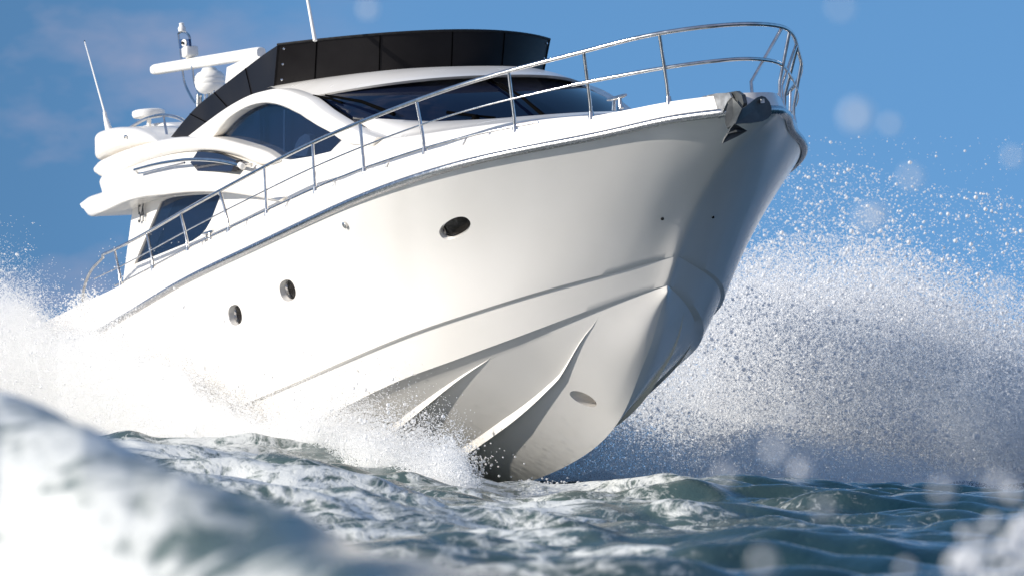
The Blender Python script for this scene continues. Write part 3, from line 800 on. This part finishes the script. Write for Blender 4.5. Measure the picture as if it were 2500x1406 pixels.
# ------------------------------------------------------------------ the anchor, lying on the roller
anchor = bpy.data.objects.new('anchor', None); col.objects.link(anchor)
AO = Vector((.10, -.15, 2.42))
anchor.matrix_world = POSE @ Matrix.Translation(AO)
tag(anchor, 'grey galvanised plough anchor hanging on the bow roller of the yacht', 'anchor')
def aobj(name, vf, sm=25): return mesh_obj(name, [np.array(v) - np.array(AO) for v in vf[0]], vf[1], M['galv'], anchor, sm)
sh = [(-.52, 2.60), (-.30, 2.585), (-.06, 2.575), (.04, 2.53), (.06, 2.46), (.0, 2.36), (-.05, 2.36), (-.02, 2.44), (-.05, 2.49), (-.12, 2.525), (-.3, 2.53), (-.52, 2.55)]
aobj('shank', prism([(x + .17, z) for x, z in sh], -.268, -.232))
# plough share: two hollow steel blades meeting on a spine, and the dart below
def plate(px, t=.016):
    p = np.array(px, float); c = p.mean(0)
    u_, s_, vt = np.linalg.svd(p - c); nn = vt[2]*(1 if vt[2][0] > 0 else -1)
    n_ = len(p); bk = c + nn*(-.03)
    V = [tuple(q) for q in p] + [tuple(q - nn*t) for q in p] + [tuple(c - nn*.025), tuple(c - nn*(.025 + t))]
    F = [(k, (k+1) % n_, 2*n_) for k in range(n_)] + [(n_ + (k+1) % n_, n_ + k, 2*n_ + 1) for k in range(n_)] + [(k, n_ + k, n_ + (k+1) % n_, (k+1) % n_) for k in range(n_)]
    return V, F
aobj('fluke', plate([(0.140, -0.319, 2.515), (0.130, -0.343, 2.487), (0.130, -0.370, 2.443), (0.140, -0.401, 2.365), (0.160, -0.413, 2.302), (0.180, -0.411, 2.262), (0.230, -0.398, 2.276), (0.270, -0.383, 2.291), (0.280, -0.358, 2.336), (0.280, -0.314, 2.409), (0.200, -0.309, 2.467)]), 20)
aobj('fluke', plate([(0.280, -0.310, 2.409), (0.230, -0.228, 2.444), (0.200, -0.155, 2.483), (0.180, -0.104, 2.511), (0.170, -0.060, 2.522), (0.160, -0.021, 2.512), (0.150, 0.019, 2.471), (0.150, 0.034, 2.423), (0.160, 0.016, 2.361), (0.180, -0.028, 2.329), (0.210, -0.092, 2.307), (0.250, -0.218, 2.292), (0.280, -0.385, 2.286), (0.280, -0.354, 2.336)]), 20)
aobj('dart', plate([(0.290, -0.398, 2.285), (0.280, -0.339, 2.258), (0.250, -0.261, 2.225), (0.280, -0.372, 2.218), (0.240, -0.440, 2.205), (0.250, -0.418, 2.250)]), 10)
aobj('dart_point', plate([(0.245, -0.442, 2.208), (0.280, -0.372, 2.222), (0.250, -0.273, 2.222), (0.230, -0.349, 2.186), (0.190, -0.469, 2.137), (0.210, -0.457, 2.172)]), 10)
aobj('stamp_plate', plate([(0.195, -0.083, 2.492), (0.185, -0.047, 2.496), (0.185, -0.046, 2.462), (0.195, -0.082, 2.458)], .01), 0)
anchor.children[-1].data.materials[0] = M['plastic']

# ------------------------------------------------------------------ sea
def smooth01(x): x = np.clip(x, 0, 1); return x*x*(3 - 2*x)
wr = np.random.default_rng(21)
WAVES = []
for lam, n_, amp in ((9, 4, .05), (4.5, 6, .032), (2.2, 10, .024), (1.2, 14, .017), (.65, 18, .0105), (.38, 22, .0055)):
    for _ in range(n_):
        th = wr.normal(-1.9, .55); l_ = lam*wr.uniform(.75, 1.35)
        WAVES.append((2*math.pi/l_*math.cos(th), 2*math.pi/l_*math.sin(th), amp*wr.uniform(.6, 1.3), wr.uniform(0, 2*math.pi)))
def ridge_far(X): return np.interp(X, [-9, -4, -2.9, -2, -.9, 0, .8, 2, 3, 4.5, 9], [.75, .82, .78, .68, .58, .40, .37, .41, .37, .33, .30])
def near_crest(X, Y):
    """distance and height of the close swell's crest on the bearing of (X, Y)"""
    p = np.clip(1250 + X/np.maximum(Y, .3)*7526, -900, 3400)
    D = np.interp(p, [-900, 0, 1250, 2200], [6.6, 6.4, 3.7, 3.3])
    y = np.interp(p, [-900, 0, 200, 330, 450, 600, 750, 1000, 1250, 1500, 2200], [890, 930, 992, 1072, 1130, 1212, 1255, 1318, 1378, 1465, 1640])
    return D, CAM_H + (1140 - y)/7526*D
def sea_height(X, Y):
    far = ridge_far(X)
    base = .24 + (far - .24)*smooth01((Y - 11)/16)
    base = np.where(Y > 27, far + (0.05 - far)*smooth01((Y - 34)/30), base)
    base = np.where(Y < 11, .24 - .30*smooth01((11 - Y)/8), base)
    base = np.where(Y < 0, -.06 + .06*smooth01(-Y/20), base)
    Dn, zn = near_crest(X, Y)
    k = np.where(Y < Dn, np.exp(-((Y - Dn)/1.9)**2), np.exp(-((Y - Dn)/1.0)**2)) * smooth01((Y - .6)/1.5)
    base = base*(1 - k) + zn*k
    rr_ = np.hypot(X, Y)
    fade = np.interp(rr_, [0, 1.5, 4, 60, 200, 1500], [.3, .3, 1, 1, .8, .0])
    calm = np.interp(Y, [3, 7, 9, 13], [.22, .22, .7, 1.0])
    d = np.zeros_like(X)
    for kx, ky, a, ph in WAVES:
        arg = kx*X + ky*Y + ph
        lamq = 2*math.pi/math.hypot(kx, ky)
        f_ = fade*(1 if lamq > 3 else np.interp(rr_, [0, 60, 120], [1, 1, 0.0]))
        d += a*f_*(2.6*((np.sin(arg + .5*np.sin(arg*.37)) + 1)/2)**1.7 - 1.14)*calm*.43
    return base + d
ang_d = np.linspace(-13, 13, 520)
ang = np.r_[-180, -150, -120, -95, -75, -60, -48, -38, -30, -24, -20, -17, -15, ang_d, 15, 17, 20, 24, 30, 38, 48, 60, 75, 95, 120, 150, 180]
rad = np.r_[np.geomspace(.4, 4, 60)[:-1], np.geomspace(4, 45, 1150), np.geomspace(46, 120, 90), np.geomspace(126, 9000, 50)]
AN, RA = np.meshgrid(np.radians(ang), rad)
X, Y = RA*np.sin(AN), RA*np.cos(AN)
Z = sea_height(X, Y)
na, nr_ = len(ang), len(rad)
me = bpy.data.meshes.new('sea')
i0 = np.arange(nr_ - 1)[:, None]*na + np.arange(na - 1)[None]
quads = np.stack([i0, i0 + 1, i0 + na + 1, i0 + na], -1).reshape(-1, 4)
me.vertices.add(na*nr_); me.vertices.foreach_set('co', np.stack([X, Y, Z], -1).ravel())
me.loops.add(quads.size); me.loops.foreach_set('vertex_index', quads.ravel().astype(np.int32))
me.polygons.add(len(quads)); me.polygons.foreach_set('loop_start', np.arange(0, quads.size, 4, dtype=np.int32))
me.polygons.foreach_set('use_smooth', np.ones(len(quads), bool))
me.update()
# how much foam floats where: churned water before the bow, little to the right
foam = np.interp(X/np.maximum(Y, 1)*7513 + 1250, [-200, 300, 700, 1200, 1600, 1850, 2100, 2500], [.62, .60, .58, .57, .54, .42, .31, .28])
foam = foam * np.interp(Y, [8, 10, 14, 22, 32], [.62, .75, .95, 1.0, .9])
Dn, zn = near_crest(X, Y)
pn = 1250 + X/np.maximum(Y, .3)*7526
near = np.interp(pn, [-500, 500, 700, 900, 1300], [.80, .80, .72, .48, .25])
crest = np.exp(-((Y - Dn)/.95)**2)
foam = np.where(Y < Dn + .7, near - .17*crest, foam)
foam = np.where(Y > 34, .3, foam); foam = np.where(Y < 1, .25, foam)
at = me.attributes.new('foam', 'FLOAT', 'POINT'); at.data.foreach_set('value', foam.ravel().astype(np.float32))
sea = bpy.data.objects.new('sea', me); col.objects.link(sea)
tag(sea, 'rough green grey sea streaked with white foam', None, None, 'structure')

ms = bpy.data.materials.new('sea_water'); ms.use_nodes = True
n, l = ms.node_tree.nodes, ms.node_tree.links
b = n['Principled BSDF']
t = n.new('ShaderNodeTexCoord'); fa = n.new('ShaderNodeAttribute'); fa.attribute_name = 'foam'
def noise(scale, det, ro, stretch=(1, 1, 1), dist=0.0):
    mp_ = n.new('ShaderNodeMapping'); mp_.inputs['Scale'].default_value = stretch
    no = n.new('ShaderNodeTexNoise'); no.inputs['Scale'].default_value = scale; no.inputs['Detail'].default_value = det
    no.inputs['Roughness'].default_value = ro; no.inputs['Distortion'].default_value = dist
    l.new(t.outputs['Object'], mp_.inputs['Vector']); l.new(mp_.outputs[0], no.inputs['Vector']); return no
def math_(op, a, bq):
    q = n.new('ShaderNodeMath'); q.operation = op
    for i, x in enumerate((a, bq)):
        if isinstance(x, (int, float)): q.inputs[i].default_value = x
        else: l.new(x, q.inputs[i])
    return q.outputs[0]
patch = noise(.9, 4, .55, (1, .7, 1), .6); lace = noise(2.6, 8, .62, (1, .75, 1), 1.8); fine_ = noise(14.0, 5, .6, (1, .6, 1), .8)
rid = math_('SUBTRACT', 1.0, math_('ABSOLUTE', math_('MULTIPLY', math_('SUBTRACT', lace.outputs['Fac'], .5), 4.5), 0))
val = math_('ADD', math_('ADD', fa.outputs['Fac'], math_('MULTIPLY', math_('SUBTRACT', patch.outputs['Fac'], .5), 1.0)),
            math_('ADD', math_('MULTIPLY', math_('SUBTRACT', rid, .5), .38), math_('MULTIPLY', math_('SUBTRACT', fine_.outputs['Fac'], .5), .55)))
fm = n.new('ShaderNodeMapRange'); fm.interpolation_type = 'SMOOTHSTEP'
fm.inputs['From Min'].default_value = .53; fm.inputs['From Max'].default_value = .83
l.new(val, fm.inputs['Value'])
# churned water full of fine bubbles is pale grey green, the clean water to the right dark
air = n.new('ShaderNodeMapRange'); air.interpolation_type = 'SMOOTHSTEP'
air.inputs['From Min'].default_value = .22; air.inputs['From Max'].default_value = .72
l.new(math_('ADD', fa.outputs['Fac'], math_('MULTIPLY', math_('SUBTRACT', patch.outputs['Fac'], .5), .5)), air.inputs['Value'])
wc = n.new('ShaderNodeMix'); wc.data_type = 'RGBA'
wc.inputs['A'].default_value = (.010, .036, .050, 1); wc.inputs['B'].default_value = (.105, .15, .132, 1)
l.new(air.outputs['Result'], wc.inputs['Factor'])
bc = n.new('ShaderNodeMix'); bc.data_type = 'RGBA'
bc.inputs['B'].default_value = (.74, .75, .71, 1)
l.new(fm.outputs['Result'], bc.inputs['Factor']); l.new(wc.outputs['Result'], bc.inputs['A'])
l.new(bc.outputs['Result'], b.inputs['Base Color'])
rmin = n.new('ShaderNodeMapRange'); rmin.inputs['To Min'].default_value = .05; rmin.inputs['To Max'].default_value = .30
l.new(air.outputs['Result'], rmin.inputs['Value'])
ro = n.new('ShaderNodeMapRange'); l.new(rmin.outputs['Result'], ro.inputs['To Min']); ro.inputs['To Max'].default_value = .5
l.new(fm.outputs['Result'], ro.inputs['Value']); l.new(ro.outputs['Result'], b.inputs['Roughness'])
b.inputs['IOR'].default_value = 1.333
n4 = noise(5.0, 6, .6, (1, .7, 1)); n5 = noise(22.0, 4, .6)
hgt_ = math_('ADD', math_('MULTIPLY', n4.outputs['Fac'], 1.0), math_('ADD', math_('MULTIPLY', n5.outputs['Fac'], .25), math_('MULTIPLY', fm.outputs['Result'], .35)))
bm_ = n.new('ShaderNodeBump'); bm_.inputs['Strength'].default_value = .4; bm_.inputs['Distance'].default_value = .045
l.new(hgt_, bm_.inputs['Height']); l.new(bm_.outputs['Normal'], b.inputs['Normal'])
me.materials.append(ms)

# ------------------------------------------------------------------ spray: clouds of drops in the air
mw = bpy.data.materials.new('white_water_drops'); mw.use_nodes = True
b = mw.node_tree.nodes['Principled BSDF']
b.inputs['Base Color'].default_value = (.965, .965, .96, 1); b.inputs['Roughness'].default_value = .35
b.inputs['Subsurface Weight'].default_value = 0.0
tl2 = mw.node_tree.nodes.new('ShaderNodeBsdfTranslucent'); tl2.inputs['Color'].default_value = (.965, .965, .96, 1)
mx = mw.node_tree.nodes.new('ShaderNodeMixShader'); mx.inputs['Fac'].default_value = .38
mw.node_tree.links.new(b.outputs[0], mx.inputs[1]); mw.node_tree.links.new(tl2.outputs[0], mx.inputs[2])
mw.node_tree.links.new(mx.outputs[0], mw.node_tree.nodes['Material Output'].inputs['Surface'])

def drops(name, pts, radii, label):
    """one object holding a whole cloud of water drops (round points)"""
    me = bpy.data.meshes.new(name)
    me.vertices.add(len(pts)); me.vertices.foreach_set('co', np.asarray(pts, np.float32).ravel())
    a = me.attributes.new('drop_radius', 'FLOAT', 'POINT'); a.data.foreach_set('value', np.asarray(radii, np.float32))
    me.materials.append(mw)
    o = bpy.data.objects.new(name, me); col.objects.link(o)
    ng = bpy.data.node_groups.new(name + '_points', 'GeometryNodeTree')
    ng.interface.new_socket('Geometry', in_out='INPUT', socket_type='NodeSocketGeometry')
    ng.interface.new_socket('Geometry', in_out='OUTPUT', socket_type='NodeSocketGeometry')
    gi, go = ng.nodes.new('NodeGroupInput'), ng.nodes.new('NodeGroupOutput')
    mp_ = ng.nodes.new('GeometryNodeMeshToPoints'); at_ = ng.nodes.new('GeometryNodeInputNamedAttribute')
    at_.data_type = 'FLOAT'; at_.inputs['Name'].default_value = 'drop_radius'
    sm_ = ng.nodes.new('GeometryNodeSetMaterial'); sm_.inputs['Material'].default_value = mw
    ng.links.new(gi.outputs[0], mp_.inputs['Mesh']); ng.links.new(at_.outputs['Attribute'], mp_.inputs['Radius'])
    ng.links.new(mp_.outputs[0], sm_.inputs['Geometry']); ng.links.new(sm_.outputs[0], go.inputs[0])
    md = o.modifiers.new('points', 'NODES'); md.node_group = ng
    tag(o, label, None, None, 'stuff')
    return o

def vnoise(P, seed, oct=4, lac=2.0, gain=.55):
    """value noise of 3-D points, about 0..1"""
    r_ = np.random.default_rng(seed); tabl = r_.random(65536)
    out = np.zeros(len(P)); amp = 1; tot = 0; Q = np.array(P, float)
    for _ in range(oct):
        i = np.floor(Q).astype(np.int64); f = Q - i; f = f*f*(3 - 2*f)
        v = 0
        for dx in (0, 1):
            for dy in (0, 1):
                for dz_ in (0, 1):
                    h = ((i[:, 0] + dx)*73856093 ^ (i[:, 1] + dy)*19349663 ^ (i[:, 2] + dz_)*83492791) & 65535
                    v = v + tabl[h]*np.where(dx, f[:, 0], 1 - f[:, 0])*np.where(dy, f[:, 1], 1 - f[:, 1])*np.where(dz_, f[:, 2], 1 - f[:, 2])
        out += amp*v; tot += amp; amp *= gain; Q = Q*lac + 17.3
    return out/tot

# port side: a tall fan thrown out beyond the bow; described across (x) and up (z) as a fan seen abeam, spread in depth
FT, FC = math.tan(PITCH), math.cos(PITCH)
def spot(px, py, D):
    """a point at distance D whose bearing and height are given in units of the 2500 px frame, horizon at 1140"""
    return np.stack([(px - 1250)/7526.0*D, D + 0*px, CAM_H + (1140 - py)/7526.0*D], -1)
def fan(N, seed):
    r_ = np.random.default_rng(seed); px = r_.uniform(1420, 2720, N); py = r_.uniform(330, 1240, N); D = r_.uniform(41, 55, N)
    P = spot(px, py, D)
    top = np.interp(px, [1420, 1700, 1950, 2100, 2300, 2500, 2720], [850, 580, 400, 395, 450, 480, 560])
    full_ = np.interp(px, [1420, 1600, 1750, 1850, 2000, 2200, 2350, 2500, 2720], [960, 860, 720, 690, 710, 735, 785, 860, 960])
    k = np.clip((py - top)/(full_ - top), 0, 1.6)
    w = vnoise(P*np.array([.8, .5, .8]), 3, 5)
    dens = np.where(k < 1, .03 + .5*k**3.6, .6 + .5*np.minimum(k - 1, .5))
    dens *= np.clip(.15 + (w - .36)*5.0, .05, 1.25)
    dens *= np.where(py < top, .12, 1)*np.interp(px, [1420, 1620, 1760], [.25, .6, 1])
    low = np.interp(px, [1420, 1650, 1750, 1850, 2000, 2150, 2500], [1000, 1090, 1110, 1060, 1090, 1120, 1190])
    dens *= np.interp(py - low, [-40, 60], [1, .22])
    keep = r_.random(N) < dens
    return P[keep], k[keep]
P, k = fan(2600000, 5)
big = rng.random(len(P)) < .10
rad_ = np.where(big, rng.lognormal(math.log(.0105), .45, len(P)), rng.lognormal(math.log(.0052), .35, len(P)))
keep = big | (k > .55) | (rng.random(len(P)) < .35)
P, rad_ = P[keep], rad_[keep]
print('fan', len(P))
drops('spray_fan', P, np.clip(rad_, .003, .034), 'tall fan of white spray thrown up beyond the port bow')
def mist(N, seed):
    r_ = np.random.default_rng(seed); px = r_.uniform(1250, 2720, N); py = r_.uniform(600, 1250, N); D = r_.uniform(32, 38, N)
    P = spot(px, py, D)
    full_ = np.interp(px, [1250, 1600, 1750, 1850, 2000, 2200, 2350, 2500, 2720], [860, 850, 790, 740, 760, 800, 880, 990, 1100])
    w = vnoise(P*.7, 9, 4)
    low = np.interp(px, [1250, 1420, 1650, 1750, 1850, 2000, 2150, 2500], [1010, 1010, 1090, 1110, 1060, 1090, 1120, 1190])
    dens = smooth01((py - low + 50)/110)*np.clip(.2 + (w - .35)*3.4, .1, 1)
    keep = r_.random(N) < dens
    return P[keep]
P = mist(1000000, 6)
print('mist', len(P))
drops('spray_mist', P, rng.uniform(.0028, .0052, len(P)), 'fine blue grey mist hanging over the water right of the bow')

# starboard side: dense white water along the hull
def wake(N, seed):
    r_ = np.random.default_rng(seed); px = r_.uniform(-420, 1190, N); py = r_.uniform(500, 1190, N)
    Dh = 38.0 - (px - 100)*.0096
    D = Dh - r_.uniform(.1, 3.0, N)**1.0
    D = np.where(px < 140, Dh + r_.uniform(-3, 3, N), D)
    P = spot(px, py, D)
    top = np.interp(px, [-420, -140, 0, 60, 110, 150, 230, 330, 420, 520, 640, 760, 850, 920, 1000, 1080, 1130, 1190], [800, 715, 728, 745, 792, 815, 812, 840, 905, 975, 1030, 1022, 1038, 1062, 1084, 1108, 1134, 1178])
    w = vnoise(P*np.array([2.2, 1.2, 2.2]), 13, 5)
    edge_ = (py - top) + (w - .5)*120
    fth = np.interp(px, [-140, 100, 170, 400, 700, 1200], [36, 32, 22, 40, 35, 28])
    dens = np.where(edge_ > 0, .35 + .65*smooth01(edge_/50), np.exp(edge_/fth)*.22)
    dens *= (1 - smooth01((px - 1090)/100))*smooth01((px + 420)/380)
    keep = r_.random(N) < dens
    return P[keep], edge_[keep]
P, ed = wake(6000000, 8)
print('wake', len(P))
rad_ = np.where(rng.random(len(P)) < .022, rng.lognormal(math.log(.008), .4, len(P)), rng.uniform(.0024, .0048, len(P)))
drops('bow_wave_spray', P, np.clip(rad_, .003, .025), 'dense white spray rolling along the starboard side of the hull')

# a few drops falling from the forefoot and a feather at the stern rail
P = []; rd = []
for cx, cy, sx, sy, N, D0 in ((1425, 1150, 16, 26, 45, 32.5), (1110, 1125, 55, 20, 380, 29), (1330, 1190, 35, 10, 160, 29.5), (205, 742, 24, 16, 700, 37.5)):
    px = rng.normal(cx, sx, N); py = rng.normal(cy, sy, N); P.append(spot(px, py, D0 + rng.normal(0, .3, N))); rd.append(rng.lognormal(math.log(.007), .4, N))
drops('splash_drops', np.concatenate(P), np.concatenate(rd), 'scattered drops flying off the forefoot and the stern quarter')

# drops close in front of the photographer, far out of focus
BOK = [(2097, 278, .95), (2125, 530, .75), (2230, 430, .45), (2440, 715, .7), (1770, 1160, .6), (1862, 1368, .65), (1893, 1100, .8), (1955, 1145, .85), (2440, 1182, .8), (2300, 1195, .6), (2180, 300, .35), (2060, 10, .4), (895, 15, .35), (1930, 1010, .4), (2150, 520, .5), (2480, 380, .5), (2010, 1240, .4), (2210, 1385, .6)]
P = []; rd = []
for px, py, k in BOK:
    D = rng.uniform(2.4, 3.6)
    P.append(spot(np.array([px]), np.array([py]), D)[0]); rd.append(.0115*k**.5*D/4*rng.uniform(.75, 1.2))
CL = [(2490, 1330, 40, 45), (2440, 1390, 60, 25), (2370, 1370, 30, 25), (2500, 1260, 25, 25), (2330, 1400, 30, 14), (2410, 1290, 30, 20)]
for _ in range(75):
    c_ = CL[int(rng.choice(6, p=[.34, .26, .14, .1, .1, .06]))]
    px, py = c_[0] + rng.normal(0, c_[2]), c_[1] + rng.normal(0, c_[3])
    D = rng.uniform(3.0, 4.6); P.append(spot(np.array([px]), np.array([py]), D)[0]); rd.append(float(np.clip(rng.lognormal(math.log(.0054), .6), .002, .015)))
drops('near_drops', P, rd, 'big water drops flying close to the camera at the right')
